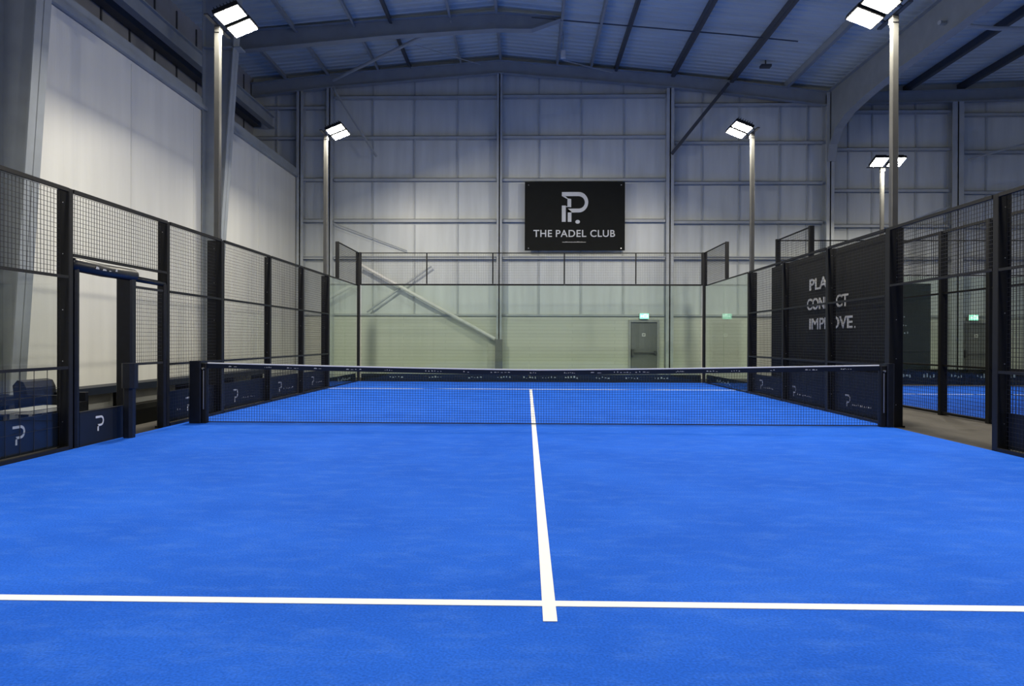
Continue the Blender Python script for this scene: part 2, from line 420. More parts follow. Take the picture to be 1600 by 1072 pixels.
# gable posts on the back wall
def post(x, w_, d_, ztop, label, name='gable_post'):
    y1 = Y_BACK-0.045 ; mb = MB()
    mb.box(x-w_/2, x+w_/2, y1-d_, y1-d_+0.02, -0.02, ztop).box(x-w_/2, x+w_/2, y1-0.02, y1, -0.02, ztop).box(x-0.02, x+0.02, y1-d_, y1, -0.02, ztop)
    mb.box(x-w_/2-0.02, x+w_/2+0.02, y1-d_-0.02, y1, -0.02, 0.01)
    return tag(mb.build(name, 'steel'), label, 'column', 'steel posts of the back wall')
post(-6.5, 0.2, 0.24, 9.36, 'grey gable post of the back wall, the leftmost, behind the far left floodlight pole')
post(-1.0, 0.17, 0.24, 9.8, 'grey gable post of the back wall under the ridge, left of the black sign')
post(4.47, 0.24, 0.24, 9.3, 'grey gable post of the back wall between the exit door and the right court corner')
post(9.5, 0.24, 0.36, 9.1, 'grey column of the back wall below the curved valley beam')
post(13.55, 0.36, 0.26, 8.85, 'pale column of the back wall seen above the neighbouring court')
post(-7.46, 0.22, 0.26, 9.25, 'grey corner column where the back wall meets the white lining')
# blue-grey foot guard of the ridge post
tag(MB().cbox(-1.12, -0.88, Y_BACK-0.32, Y_BACK-0.275, -0.02, 1.24).build('column_guard', 'door'), 'dark grey guard around the foot of the post left of the sign', 'guard')

# tapered portal columns in front of the white lining
def portal(yc, label):
    mb = MB(); y0, y1 = yc-0.15, yc+0.15
    zs = [-0.02, 9.3]; xi = [-7.38, -6.76]
    # inner flange
    mb.add([(xi[0], y0, zs[0]), (xi[0], y1, zs[0]), (xi[1], y1, zs[1]), (xi[1], y0, zs[1]),
            (xi[0]-0.02, y0, zs[0]), (xi[0]-0.02, y1, zs[0]), (xi[1]-0.02, y1, zs[1]), (xi[1]-0.02, y0, zs[1])],
           [(0,1,2,3),(7,6,5,4),(0,4,5,1),(1,5,6,2),(2,6,7,3),(3,7,4,0)])
    mb.add([(-7.6, yc-0.01, -0.02), (xi[0], yc-0.01, -0.02), (xi[1], yc-0.01, 9.3), (-7.6, yc-0.01, 9.3),
            (-7.6, yc+0.01, -0.02), (xi[0], yc+0.01, -0.02), (xi[1], yc+0.01, 9.3), (-7.6, yc+0.01, 9.3)],
           [(0,1,2,3),(7,6,5,4),(0,4,5,1),(1,5,6,2),(2,6,7,3),(3,7,4,0)])
    mb.box(-7.58, -7.56, y0, y1, -0.02, 9.3)
    mb.box(-7.58, -6.7, y0, y1, 7.9, 7.93)
    return tag(mb.build('portal_column', 'steel_blue'), label, 'column', 'tapered columns against the left wall')
portal(-0.34, 'tapered grey portal column at the left edge of the photo, in front of the white lining')
portal(5.86, 'tapered grey portal column behind the near left floodlight pole')

# sheeting rails (girts), one per bay and level
bays = [(-9.0, -6.62, 'corner bay left of the leftmost post'), (-6.38, -1.1, 'bay left of the ridge post'), (-0.9, 4.34, 'bay behind the sign'),
        (4.6, 9.36, 'bay right of the sign'), (9.64, 13.36, 'bay right of the valley column'), (13.74, 19.9, 'far right bay')]
lev = {0:[2.03,3.88,5.08,6.41,7.77,8.75],1:[2.03,3.88,5.08,6.41,7.77,9.08],2:[2.03,3.88,5.08,6.40,7.78,9.10],3:[2.03,3.88,5.03,6.29,7.58,8.80],4:[2.03,3.88,4.91,6.04,7.36,8.56],5:[2.03,3.88,4.88,5.97,7.26,8.46]}
lvn = ['lowest', 'second', 'third', 'fourth', 'fifth', 'topmost']
for bi, (x0, x1, bn) in enumerate(bays):
    for li, z in enumerate(lev[bi]):
        mb = MB(); hh = 0.05 if li else 0.03; dp = 0.18 if li else 0.07
        if li == 0:
            mb.box(x0, x1, Y_BACK-0.10, Y_BACK-0.02, z-hh, z+hh)
        else:
            mb.box(x0, x1, Y_BACK-dp, Y_BACK-0.0, z+hh-0.012, z+hh).box(x0, x1, Y_BACK-dp, Y_BACK-dp+0.012, z-hh, z+hh)
            mb.box(x0, x1, Y_BACK-0.012, Y_BACK, z-hh, z+hh)
            if li == 1: mb.box(x0, x1, Y_BACK-dp-0.05, Y_BACK-dp, z+hh-0.03, z+hh)
        tag(mb.build('wall_rail', 'steel'), f'grey horizontal rail of the back wall, {lvn[li]} level, {bn}', 'rail', 'horizontal rails of the back wall')

# wall braces
tag(MB().tube([(-5.45, 12.2, 3.62), (-1.13, 12.2, 1.25)], 0.06, 10).build('wall_brace', 'steel_pale'), 'thick pale brace slanting down across the back wall to the ridge post', 'brace')
tag(MB().tube([(-5.3, 12.33, 2.11), (-3.2, 12.33, 3.6)], 0.028, 8).build('wall_brace', 'steel'), 'thin brace slanting up behind the thick one on the back wall', 'brace')
tag(MB().tube([(-6.4, 12.3, 5.0), (-4.0, 12.36, 4.1)], 0.018, 8).build('wall_brace', 'steel'), 'very thin brace above the left corner of the court, by the leftmost post', 'brace')
tag(MB().tube([(13.8, 12.1, 6.95), (17.5, 12.1, 8.0)], 0.03, 8).build('wall_brace', 'steel'), 'thin brace rising to the right from the pale column by the neighbouring court', 'brace')
tag(MB().tube([(9.8, 12.2, 4.1), (13.3, 12.2, 5.5)], 0.016, 8).build('wall_brace', 'steel'), 'thin wire brace rising from the valley column towards the pale column', 'brace')

# doors with their exit signs
def door(n, x0, x1):
    top = 1.84
    d = struct(MB().box(x0+0.03, x1-0.03, Y_BACK-0.03, Y_BACK+0.03, -0.02, top-0.03).build(f'door_{n}', 'door'))
    fr = MB()
    fr.box(x0-0.04, x0+0.03, Y_BACK-0.08, Y_BACK+0.02, -0.02, top+0.05).box(x1-0.03, x1+0.04, Y_BACK-0.08, Y_BACK+0.02, -0.02, top+0.05)
    fr.box(x0+0.03, x1-0.03, Y_BACK-0.08, Y_BACK+0.02, top-0.03, top+0.05)
    fr.build('door_frame', 'frame', d)
    MB().tube([(x0+0.10, Y_BACK-0.1, 0.82), (x1-0.08, Y_BACK-0.1, 0.82)], 0.018, 8).box(x0+0.06, x0+0.12, Y_BACK-0.12, Y_BACK-0.03, 0.70, 0.94).box(x1-0.12, x1-0.06, Y_BACK-0.12, Y_BACK-0.03, 0.76, 0.88).build('push_bar', 'steel_dark', d)
    xm = (x0+x1)/2
    s = MB().box(xm-0.055, xm+0.055, Y_BACK-0.036, Y_BACK-0.03, 1.35, 1.45).build('door_sign', 'plasticw', d)
    MB().box(xm-0.035, xm+0.035, Y_BACK-0.038, Y_BACK-0.036, 1.38, 1.42).build('door_sign_symbol', 'door', s)
    MB().box(x0+0.04, x1-0.04, Y_BACK-0.034, Y_BACK-0.03, 0.02, 0.78).build('kick_plate', 'door', d)
    return d
door(1, 3.23, 4.14); door(2, 13.86, 14.76)
def exit_sign(x, z, label):
    t = thing('exit_sign', label, 'exit sign', (x, Y_BACK-0.1, z))
    MB().cbox(x-0.15, x+0.15, Y_BACK-0.16, Y_BACK-0.0, z-0.09, z+0.09, 0.005).build('housing', 'plasticw', t)
    f = MB().box(x-0.145, x+0.145, Y_BACK-0.165, Y_BACK-0.16, z-0.085, z+0.085).build('face', 'exit', t)
    g = MB(); yy0, yy1 = Y_BACK-0.168, Y_BACK-0.165
    # running man, doorway and arrow
    g.box(x-0.02, x+0.0, yy0, yy1, z-0.05, z+0.05).box(x+0.045, x+0.06, yy0, yy1, z-0.055, z+0.06).box(x+0.0, x+0.06, yy0, yy1, z+0.045, z+0.06)
    g.prism([(x-0.12, z), (x-0.08, z+0.04), (x-0.08, z+0.012), (x-0.04, z+0.012), (x-0.04, z-0.012), (x-0.08, z-0.012), (x-0.08, z-0.04)], yy0, yy1)
    g.box(x+0.09, x+0.125, yy0, yy1, z-0.04, z+0.045)
    g.build('symbol', 'exitw', f)
exit_sign(3.68, 2.0, 'small green lit exit sign above the grey door right of the club sign')
exit_sign(14.15, 1.98, 'small green lit exit sign beyond the neighbouring court')

# club sign
sg = thing('club_sign', 'large black board with a P emblem reading THE PADEL CLUB, high on the back wall', 'sign', (1.43, 12.2, 4.1))
sx0, sx1, sz0, sz1, sy = -0.18, 3.03, 4.10, 6.30, 12.22
MB().box(sx0, sx1, sy, sy+0.05, sz0, sz1).build('board', 'banner', sg)
u = (sx1-sx0)/(1445-90)
cxs = lambda px: sx0 + (px-90)*u
czs = lambda py: sz1 - (py-82)*u*1.03
place(logo(True), (cxs(768), sy-0.001, czs(608)), (1,0,0), (0,-1,0), 404*u).build('emblem', 'print', sg)
for txt, a_, b_ in (('THE', 208, 460), ('PADEL', 512, 924), ('CLUB', 978, 1312)):
    place(text_mb(txt, 95*u, (b_-a_)*u, bold=0.012, space=1.08), (cxs(a_), sy, czs(806)), (1,0,0), (0,-1,0)).build('lettering', 'print', sg)
q = place(scribble(16, 320*u, 16*u, 3, 0.004), (cxs(600), sy, czs(878)), (1,0,0), (0,-1,0))
q.box(cxs(600), cxs(918), sy-0.003, sy, czs(878), czs(872))
q.build('tagline', 'letter', sg)
for x in (sx0+0.12, sx1-0.12):
    for z in (sz0+0.07, sz1-0.1): MB().tube([(x, sy-0.008, z), (x, sy, z)], 0.018, 8).build('bolt', 'chrome', sg)

# ------------------------------------------------------------------ the court
ct = tag(MB().box(-4.995, 4.995, -10.3, 9.95, -0.02, 0.0).build('court_turf', 'turf'), 'bright blue artificial turf of the padel court in the foreground', 'court floor')
MB().box(-4.99, 4.99, -6.982, -6.918, -0.002, 0.003).build('court_line', 'line', ct)
MB().box(-4.99, 4.99, 6.918, 6.982, -0.002, 0.003).build('court_line', 'line', ct)
MB().box(-0.03, 0.03, -7.15, 6.918, -0.002, 0.0035).build('court_line', 'line', ct)

def wires(y0, y1, z0, z1, x, pitch=0.05, r=0.0042):
    mb = MB(); h = r/2
    n = max(1, round((y1-y0)/pitch))
    for i in range(n+1):
        yy = y0+h + (y1-y0-2*h)*i/n
        mb.box(x-h, x+h, yy-h, yy+h, z0, z1)
    n = max(1, round((z1-z0)/pitch))
    for i in range(n+1):
        zz = z0 + (z1-z0)*i/n
        mb.box(x-h*0.6, x+h*0.6, y0, y1, zz-h, zz+h)
    return mb
def wires_x(x0, x1, z0, z1, y, pitch=0.05, r=0.0034):
    mb = wires(x0, x1, z0, z1, y, pitch, r); mb.v = [(b, a, c) for a, b, c in mb.v]; return mb

def side_post(side, yi, depth, ztop, label, wy=0.07, x=5.0, guard=False, cat='post'):
    """yi = far inner corner; the post stands outside the fence plane"""
    xa, xb = (x, x+depth) if side > 0 else (-x-depth, -x)
    t = thing('fence_post', label, cat, ((xa+xb)/2, yi-wy/2, 0), 'fence posts of the court')
    MB().cbox(xa, xb, yi-wy, yi, 0, ztop).build('upright', 'black', t)
    MB().box(xa-(0.03 if side < 0 else 0), xb+(0.03 if side > 0 else 0), yi-wy, yi, -0.02, 0.005).build('base_plate', 'black', t)
    b = MB()
    for z in (0.3, 0.95, 1.5, 2.1, 2.65):
        if z < ztop: b.tube([((xa+xb)/2, yi-wy-0.004, z), ((xa+xb)/2, yi-wy, z)], 0.006, 6)
    b.build('bolts', 'chrome', t)
    return t
NM = {-1: 'left', 1: 'right'}
# posts
side_post(-1, -2.68, 0.135, 2.80, 'black post of the left fence directly left of the padded gate', 0.07)
side_post(-1, -0.65, 0.14, 2.79, 'black post of the left fence on the right of the padded gate', 0.07)
side_post(-1, 1.06, 0.24, 2.78, 'wide black post of the left fence carrying the near left floodlight pole', 0.10)
side_post(-1, 3.13, 0.12, 2.77, 'slim black post of the left fence, first beyond the near floodlight pole', 0.07)
side_post(-1, 5.08, 0.11, 2.77, 'slim black post of the left fence, second beyond the near floodlight pole', 0.07)
side_post(-1, 7.06, 0.19, 2.78, 'black post where left mesh meets glass, carrying the far left floodlight pole', 0.10)
side_post(1, 6.09, 0.19, 2.78, 'black post where right mesh meets glass, carrying the far right floodlight pole', 0.10)
side_post(1, 3.92, 0.12, 2.76, 'slim black post of the right fence near the far end of the lettered banner', 0.07)
side_post(1, 1.90, 0.14, 2.77, 'black post of the right fence hiding letters in the middle of the banner', 0.09)
side_post(1, -0.07, 0.20, 2.80, 'wide black post of the right fence beside the net, carrying the near right floodlight pole', 0.12)
side_post(1, -2.35, 0.15, 2.80, 'black post on the near side of the gap in the right fence', 0.09)

def panel(side, y0, y1, label, mesh=((0.02, 2.77),), rails=(0.85, 1.84), top=2.78, glass=None, coarse=None, x=5.0, pitch=0.05, bottom=True):
    xx = side*x; xo = side*(x+0.012); xw = side*(x+(0.09 if x < 6 else 0.03))   # the wire lies near the outer side of the posts
    t = thing('mesh_fence_panel', label, 'fence panel', (xx, (y0+y1)/2, 0), 'mesh fence panels beside the court')
    MB().box(xo-0.02, xo+0.02, y0, y1, top-0.02, top+0.02).build('top_rail', 'black', t)
    for z in rails: MB().box(xo-0.013, xo+0.013, y0, y1, z-0.015, z+0.015).build('middle_rail', 'black', t)
    if bottom: MB().box(xo-0.02, xo+0.02, y0, y1, 0.0, 0.04).build('bottom_rail', 'black', t)
    mb = MB()
    for z0, z1 in mesh:
        q = wires(y0, y1, z0, z1, xw, pitch); mb.add(q.v, q.f)
    if coarse:
        q = wires(y0, y1, coarse[0], coarse[1], xw, 0.2, 0.005); mb.add(q.v, q.f)
    mb.build('wire_mesh', 'wire', t)
    if glass: MB().box(min(xw, xw+side*0.008), max(xw, xw+side*0.008), y0, y1, glass[0], glass[1]).build('clear_sheet', 'poly', t)
    return t
panel(-1, -4.9, -2.76, 'fence panel at the left edge, mesh above and clear sheet below', mesh=((1.86, 2.77),), rails=(0.88, 1.85), glass=(0.04, 1.84), coarse=(0.04, 0.88))
panel(-1, -2.68, -0.73, 'mesh panel above the padded gate on the left', mesh=((2.09, 2.77),), rails=(2.095,), bottom=False)
panel(-1, -0.65, 0.95, 'left fence mesh panel between the gate and the near floodlight pole')
panel(-1, 1.06, 3.05, 'left fence mesh panel just beyond the near floodlight pole')
panel(-1, 3.13, 5.0, 'left fence mesh panel, second beyond the near floodlight pole')
panel(-1, 5.08, 6.95, 'left fence mesh panel next to the far glass wall')
panel(1, 3.93, 5.98, 'right fence mesh panel next to the far glass wall')
panel(1, 1.90, 3.84, 'right fence mesh panel in front of the word starts of the lettered banner')
panel(1, -0.07, 1.80, 'right fence mesh panel in front of the near half of the lettered banner')
panel(1, -2.345, -0.20, 'mesh panel above the open gap in the right fence', mesh=((1.99, 2.77),), rails=(1.98,), bottom=False)
panel(1, -4.9, -2.45, 'fence panel at the right edge of the photo', mesh=((0.02, 2.78),), rails=(0.86, 1.97))

# glass walls
def pane(x0, x1, y0, y1, z0, z1, label):
    t = thing('glass_screen', label, 'glass screen', ((x0+x1)/2, (y0+y1)/2, 0), 'glass screens around the far end of the court')
    MB().box(x0, x1, y0, y1, z0, z1).build('pane', 'glass', t)
    if x1-x0 > y1-y0:
        MB().box(x0, x1, y0-0.008, y1+0.012, z1, z1+0.045).build('top_rail', 'black', t)
        MB().box(x0, x1, y0-0.008, y1+0.008, -0.018, z0).build('bottom_rail', 'black', t)
    else:
        MB().box(x0-(0.01 if x0 < 0 else 0), x1+(0.01 if x0 > 0 else 0), y0, y1, z1, z1+0.03).build('top_rail', 'black', t)
        MB().box(x0-(0.01 if x0 < 0 else 0), x1+(0.01 if x0 > 0 else 0), y0, y1, -0.018, z0).build('bottom_rail', 'black', t)
names = ['leftmost pane', 'second pane from the left', 'middle pane', 'second pane from the right', 'rightmost pane']
for i in range(5):
    pane(-4.92+i*1.968+0.002, -4.92+(i+1)*1.968-0.002, 10.0, 10.012, 0.03, 2.79, f'clear glass of the far court wall, {names[i]}')
pane(-5.012, -5.0, 7.07, 8.52, 0.03, 2.77, 'clear glass side screen on the left, beside the far floodlight post')
pane(-5.012, -5.0, 8.524, 9.95, 0.03, 2.77, 'clear glass side screen on the left, touching the far corner')
pane(5.0, 5.012, 6.10, 8.02, 0.03, 2.77, 'clear glass side screen on the right, beside the far floodlight post')
pane(5.0, 5.012, 8.024, 9.95, 0.03, 2.77, 'clear glass side screen on the right, mirroring the grey door')

for s in (-1, 1):
    t = thing('corner_post', f'tall black corner post at the far {NM[s]} corner of the court', 'post', (s*5.0, 10, 0), 'corner posts of the far end')
    MB().cbox(s*5.0-0.035, s*5.0+0.035, 9.955, 10.06, -0.02, 2.80).build('upright', 'black', t)
    MB().cbox(s*5.0-0.075, s*5.0+0.075, 9.955, 10.06, 2.80, 3.75).build('upper_upright', 'black', t)
# upper mesh band on the back
xs = [-4.92, -3.03, -1.11, 0.96, 3.02, 4.92]
for i in range(5):
    t = thing('upper_mesh_panel', f'upper mesh panel above the far glass wall, {names[i].replace("pane", "one")}', 'fence panel', ((xs[i]+xs[i+1])/2, 10, 2.83), 'upper mesh panels above the far glass')
    MB().box(xs[i], xs[i+1], 9.99, 10.02, 3.72, 3.745).build('top_rail', 'black', t)
    if i: MB().box(xs[i], xs[i]+0.035, 9.99, 10.02, 2.84, 3.72).build('upright', 'black', t)
    wires_x(xs[i], xs[i+1], 2.84, 3.72, 10.0).build('wire_mesh', 'wire', t)
for s in (-1, 1):
    ys = 7.92
    t = thing('upper_mesh_panel', f'upper mesh return panel above the {NM[s]} glass side wall', 'fence panel', (s*5.0, 9, 2.8), 'upper mesh panels above the far glass')
    MB().box(s*5-0.015, s*5+0.015, ys, 9.95, 3.72, 3.745).build('frame', 'black', t)
    xa = 5.0 if s > 0 else -5.09
    MB().cbox(xa, xa+0.09, ys-0.06, ys, 2.806, 3.76).build('end_post', 'black', t)
    wires(ys, 9.95, 2.81, 3.72, s*5.0).build('wire_mesh', 'wire', t)

# gate on the left, wrapped in padding
gt = thing('padded_gate', 'gate frame wrapped in black padding in the left fence', 'gate', (-5.05, -2.0, 0))
MB().cbox(-5.09, -4.99, -2.645, -2.575, 0.001, 2.0, 0.02).build('jamb_pad', 'pad', gt)
MB().cbox(-5.20, -5.0, -1.58, -1.46, 0.001, 1.98, 0.02).build('jamb_pad', 'pad', gt)
rp = MB().tube([(-5.04, -2.67, 2.0), (-5.04, -2.64, 2.0), (-5.04, -2.1, 1.985), (-5.04, -1.47, 1.99), (-5.04, -1.44, 1.99)], [0.055, 0.072, 0.074, 0.072, 0.055], 14).build('top_pad', 'pad', gt, True)
place(scribble(4, 0.5, 0.05, 11), (-4.963, -2.35, 1.97), (0,1,0), (1,0,0)).build('print', 'letter', rp)
MB().tube([(-5.04, -1.44, 1.95), (-5.04, -0.74, 1.94)], 0.036, 12).build('side_top_pad', 'pad', gt, True)
MB().cbox(-5.11, -4.99, -0.80, -0.74, 0.001, 1.93, 0.02).build('jamb_pad', 'pad', gt)
kb = MB().box(-5.03, -5.0, -2.57, -1.60, 0.03, 0.36).build('kick_board', 'navy', gt)
place(logo(False), (-4.998, -2.22, 0.14), (0,1,0), (1,0,0), 0.17).build('emblem', 'print', kb)
MB().box(-5.03, -5.0, -2.57, -1.60, 0.36, 0.385).box(-5.03, -5.0, -2.57, -1.60, 0.0, 0.03).build('board_frame', 'black', gt)
sm = MB(); q = wires(-1.44, -0.81, 0.87, 1.84, -5.03); sm.add(q.v, q.f).box(-5.045, -5.015, -1.46, -0.80, 0.86, 0.89).box(-5.045, -5.015, -1.46, -0.80, 1.83, 1.86)
sm.build('side_mesh', 'wire', gt)
sp = thing('padded_post', 'short black padded post standing in front of the gate jamb', 'post', (-4.9, -1.8, 0))
MB().cbox(-4.955, -4.84, -1.86, -1.74, 0.001, 0.62, 0.03).build('post_body', 'pad', sp)
MB().cbox(-4.96, -4.80, -1.90, -1.74, 0.60, 0.90, 0.04).build('head_pad', 'pad', sp)

# banners along the foot of the fences
def foot_banner(side, y0, y1, label, zt=0.45, x=5.125, lg=None, tx=None):
    if lg: lg = (-10.06+(lg[0]+10.06)*1.022,) + lg[1:]
    if tx: tx = (-10.06+(tx[0]+10.06)*1.022,) + tx[1:]
    xx = side*x; xi = xx - side*0.012
    t = thing('foot_banner', label, 'banner', (xx, (y0+y1)/2, 0), 'navy banners along the foot of the fences')
    MB().box(min(xx, xi), max(xx, xi), y0, y1, 0.03, zt).build('cloth', 'navy', t)
    u = (0, 1, 0) if side < 0 else (0, -1, 0); n = (-side, 0, 0)
    if lg: place(logo(False), (xi-side*0.002, lg[0], lg[1]), u, n, lg[2]).build('emblem', 'print', t)
    if tx: place(scribble(tx[2], tx[1], 0.045, int(abs(y0)*100), 0.003), (xi-side*0.002, tx[0], lg[1]+0.03), u, n).build('small_print', 'letter', t)
    return t
foot_banner(-1, -4.9, -2.76, 'navy foot banner with a P emblem at the left edge of the photo', 0.40, lg=(-3.48, 0.14, 0.19))
foot_banner(-1, -0.65, 0.95, 'navy foot banner between the gate and the net post on the left', 0.46, lg=(-0.12, 0.14, 0.2), tx=(-0.45, 0.12, 2))
foot_banner(-1, 1.06, 3.05, 'navy foot banner seen just beyond the left end of the net', 0.46, lg=(1.5, 0.12, 0.22), tx=(1.75, 0.6, 9))
foot_banner(-1, 3.13, 5.0, 'navy foot banner on the left below the second mesh panel beyond the net', 0.46, lg=(3.6, 0.14, 0.2), tx=(3.8, 0.6, 7))
foot_banner(-1, 5.08, 6.95, 'navy foot banner on the left next to the far glass', 0.46, lg=(5.7, 0.14, 0.2), tx=(5.95, 0.5, 6))
foot_banner(1, 3.93, 5.98, 'navy foot banner on the right next to the far glass', 0.45, lg=(5.1, 0.14, 0.2), tx=(4.95, 0.6, 7))
foot_banner(1, 1.90, 3.84, 'navy foot banner on the right behind the net, its emblem left of the middle post', 0.72, lg=(3.25, 0.13, 0.2), tx=(3.1, 0.7, 8))
foot_banner(1, -0.07, 1.80, 'navy foot banner on the right directly behind the net end', 0.72, lg=(1.05, 0.14, 0.19), tx=(0.9, 0.65, 10))
foot_banner(1, -4.9, -2.45, 'dark foot banner at the right edge of the photo', 0.42)
bb = thing('back_banner', 'dark strip banner with scrawled marks along the foot of the far glass', 'banner', (0, 10.05, 0))
MB().box(-4.93, 4.93, 10.04, 10.05, 0.02, 0.22).build('cloth', 'banner', bb)
mk = MB()
for i, x in enumerate([-4.1, -2.95, -1.8, -0.95, -0.2, 0.35, 1.0, 1.9, 2.75, 3.6]):
    q = place(scribble(5, 0.42, 0.09, 40+i), (x, 10.038, 0.10), (1,0,0), (0,-1,0)); mk.add(q.v, q.f)
mk.build('small_print', 'letter', bb)
for s in (-1, 1):
    y0 = 7.1 if s < 0 else 6.15
    t = thing('glass_banner', f'thin dark strip banner outside the {NM[s]} glass side wall', 'banner', (s*5.05, 8.5, 0))
    MB().box(min(s*5.05, s*5.06), max(s*5.05, s*5.06), y0, 9.9, 0.02, 0.24).build('cloth', 'banner', t)
    u = (0, 1, 0) if s < 0 else (0, -1, 0)
    place(scribble(9, 1.3, 0.12, 60+s, 0.003), (s*5.048, 8.0 if s < 0 else 8.8, 0.08), u, (-s, 0, 0)).build('small_print', 'letter', t)
t = thing('barrier_banner', 'low dark banner standing outside the narrow opening beside the gate', 'banner', (-5.6, -1.0, 0))
MB().box(-5.62, -5.60, -2.4, 0.3, -0.02, 0.27).build('cloth', 'banner', t)
place(scribble(2, 0.3, 0.14, 5, 0.003), (-5.598, -0.75, 0.1), (0,1,0), (1,0,0)).build('small_print', 'letter', t)

# lettered banner behind the right fence
lb = thing('lettered_banner', 'tall black banner reading PLAY CONNECT IMPROVE hung behind the right fence', 'banner', (5.26, 2.5, 0.5))
MB().box(5.245, 5.255, -0.05, 5.2, -0.02, 2.80).build('cloth', 'banner', lb)
for i, (txt, ys, wd, z, h) in enumerate((('PLAY', 2.93, 1.06, 2.13, 0.22), ('CONNECT', 3.04, 1.68, 1.77, 0.22), ('IMPROVE', 2.93, 1.73, 1.41, 0.21))):
    f = 5.35/5.26
    place(text_mb(txt, h, wd, bold=0.018), (5.243, -10.06+(ys+10.06)*f, 1.18+(z-1.18)*f), (0,-1,0), (-1,0,0)).build('lettering', 'letter', lb)
place(MB().prism([(0,0),(0.03,0),(0.03,0.03),(0,0.03)], -0.003, 0), (5.243, 1.36, 1.415), (0,-1,0), (-1,0,0)).build('lettering', 'letter', lb)

# ------------------------------------------------------------------ the net
NY = -0.27
def build_net(x_off, x0, x1, label):
    t = thing('court_net', label, 'net', (x_off, NY, 0), 'tennis style nets across the courts')
    def zt(x): return 0.775 + 0.085*(abs(x)/4.9)**1.3
    mb = MB(); r = 0.0032; h = r/2; n = int((x1-x0)/0.037)
    for i in range(n+1):
        x = x0 + (x1-x0)*i/n
        mb.box(x_off+x-h, x_off+x+h, NY-h, NY+h, 0.015, zt(x)-0.05)
    m = 22; sg = 28
    for k in range(m):
        fz = k/(m-1)
        for j in range(sg):
            xa = x0+(x1-x0)*j/sg; xb = x0+(x1-x0)*(j+1)/sg
            za = 0.02+(zt(xa)-0.07)*fz; zb_ = 0.02+(zt(xb)-0.07)*fz
            mb.bar((x_off+xa, NY, za), (x_off+xb, NY, zb_), r, r)
    mb.build('netting', 'wire', t)
    tp = MB(); td = MB(); bt = MB()
    for j in range(sg):
        xa = x0+(x1-x0)*j/sg; xb = x0+(x1-x0)*(j+1)/sg
        tp.bar((x_off+xa, NY, zt(xa)), (x_off+xb, NY, zt(xb)), 0.03, 0.016)
        td.bar((x_off+xa, NY, zt(xa)-0.040), (x_off+xb, NY, zt(xb)-0.040), 0.014, 0.064)
    tp.build('top_tape', 'tape', t); b = td.build('band', 'navy', t)
    bt.bar((x_off+x0, NY, 0.015), (x_off+x1, NY, 0.015), 0.012, 0.014).build('bottom_cord', 'wire', t)
    mk = MB(); rnd = random.Random(4)
    x = x0+0.3; i = 0
    while x < x1-0.5:
        i += 1; q = place(scribble(rnd.choice((2,4,6)), rnd.uniform(0.08, 0.3), 0.024, 100+i, 0.002), (x_off+x, NY-0.0085, zt(x)-0.05), (1,0,0), (0,-1,0)); mk.add(q.v, q.f); x += rnd.uniform(0.3, 0.6)
    mk.build('band_print', 'letter', b)
    return t
build_net(0.0, -4.65, 4.82, 'long black net with a white top tape across the foreground court')
def net_post(xa, xb, xc, xd, label):
    t = thing('net_post', label, 'net post', ((xa+xb)/2, NY, 0), 'net posts')
    MB().cbox(xa, xb, NY-0.08, NY+0.08, 0.001, 0.885, 0.015).build('post_pad', 'pad', t)
    MB().cbox(xc, xd, NY-0.05, NY+0.05, 0.001, 0.85, 0.01).build('tension_post', 'black', t)
    MB().tube([((xc+xd)/2, NY-0.06, 0.2), ((xc+xd)/2, NY-0.06, 0.75)], 0.008, 6).build('tension_rod', 'chrome', t)
    MB().tube([((xc+xd)/2, NY-0.09, 0.78), ((xc+xd)/2, NY-0.05, 0.78)], 0.014, 8).build('winder', 'chrome', t)
net_post(-4.89, -4.72, -4.72, -4.655, 'black padded net post at the left end of the foreground net')
net_post(4.90, 5.0, 4.825, 4.90, 'black padded net post at the right end of the foreground net')

# ------------------------------------------------------------------ floodlight masts
def mast(x, y, z0, ztop, side, label, length=0.85, yaw=0.0):
    """side: direction towards the court (+1 = +x)"""
    t = thing('floodlight_mast', label, 'floodlight', (x, y, z0), 'floodlight masts around the courts')
    t.rotation_euler = (0, 0, yaw); t['_local'] = 1
    MB().cbox(-0.045, 0.045, -0.045, 0.045, 0, ztop-z0, 0.008).build('pole', 'pole', t)
    br = MB().box(-0.03, 0.03, -length/2, length/2, ztop-z0, ztop-z0+0.025)
    br.box(-0.05 if side < 0 else -0.03, 0.05 if side > 0 else 0.03, -0.06, 0.06, ztop-z0-0.1, ztop-z0)
    br.build('crossbar', 'pole', t)
    tilt = R(22)
    for k, dy in enumerate((-0.235, 0.235)):
        Mx = Matrix.Translation((side*0.30, dy, ztop-z0+0.10)) @ Matrix.Rotation(-side*tilt, 4, 'Y')
        hd = MB().box(-0.21, 0.21, -0.19, 0.19, -0.02, 0.05).box(-0.17, 0.17, -0.15, 0.15, 0.05, 0.07)
        for fx_ in range(7): hd.box(-0.18+fx_*0.055, -0.172+fx_*0.055, -0.15, 0.15, 0.07, 0.11)
        hd.xform(Mx)
        h = hd.build('lamp_head', 'black', t)
        MB().add([(-0.19, -0.17, -0.024), (0.19, -0.17, -0.024), (0.19, 0.17, -0.024), (-0.19, 0.17, -0.024)], [(0,1,2,3)]).xform(Mx).build('lamp_face', 'lamp', h)
        MB().bar((0, dy, ztop-z0+0.01), (side*0.12, dy, ztop-z0+0.09), 0.05, 0.02).build('bracket', 'pole', h)
    del t['_local']
    return t
mast(-5.09, 1.0, 2.79, 6.22, 1, 'tall floodlight pole on the left fence, the nearer and brighter one')
mast(-5.08, 6.95, 2.79, 6.24, 1, 'floodlight pole at the far end of the left fence, before the leftmost gable post')
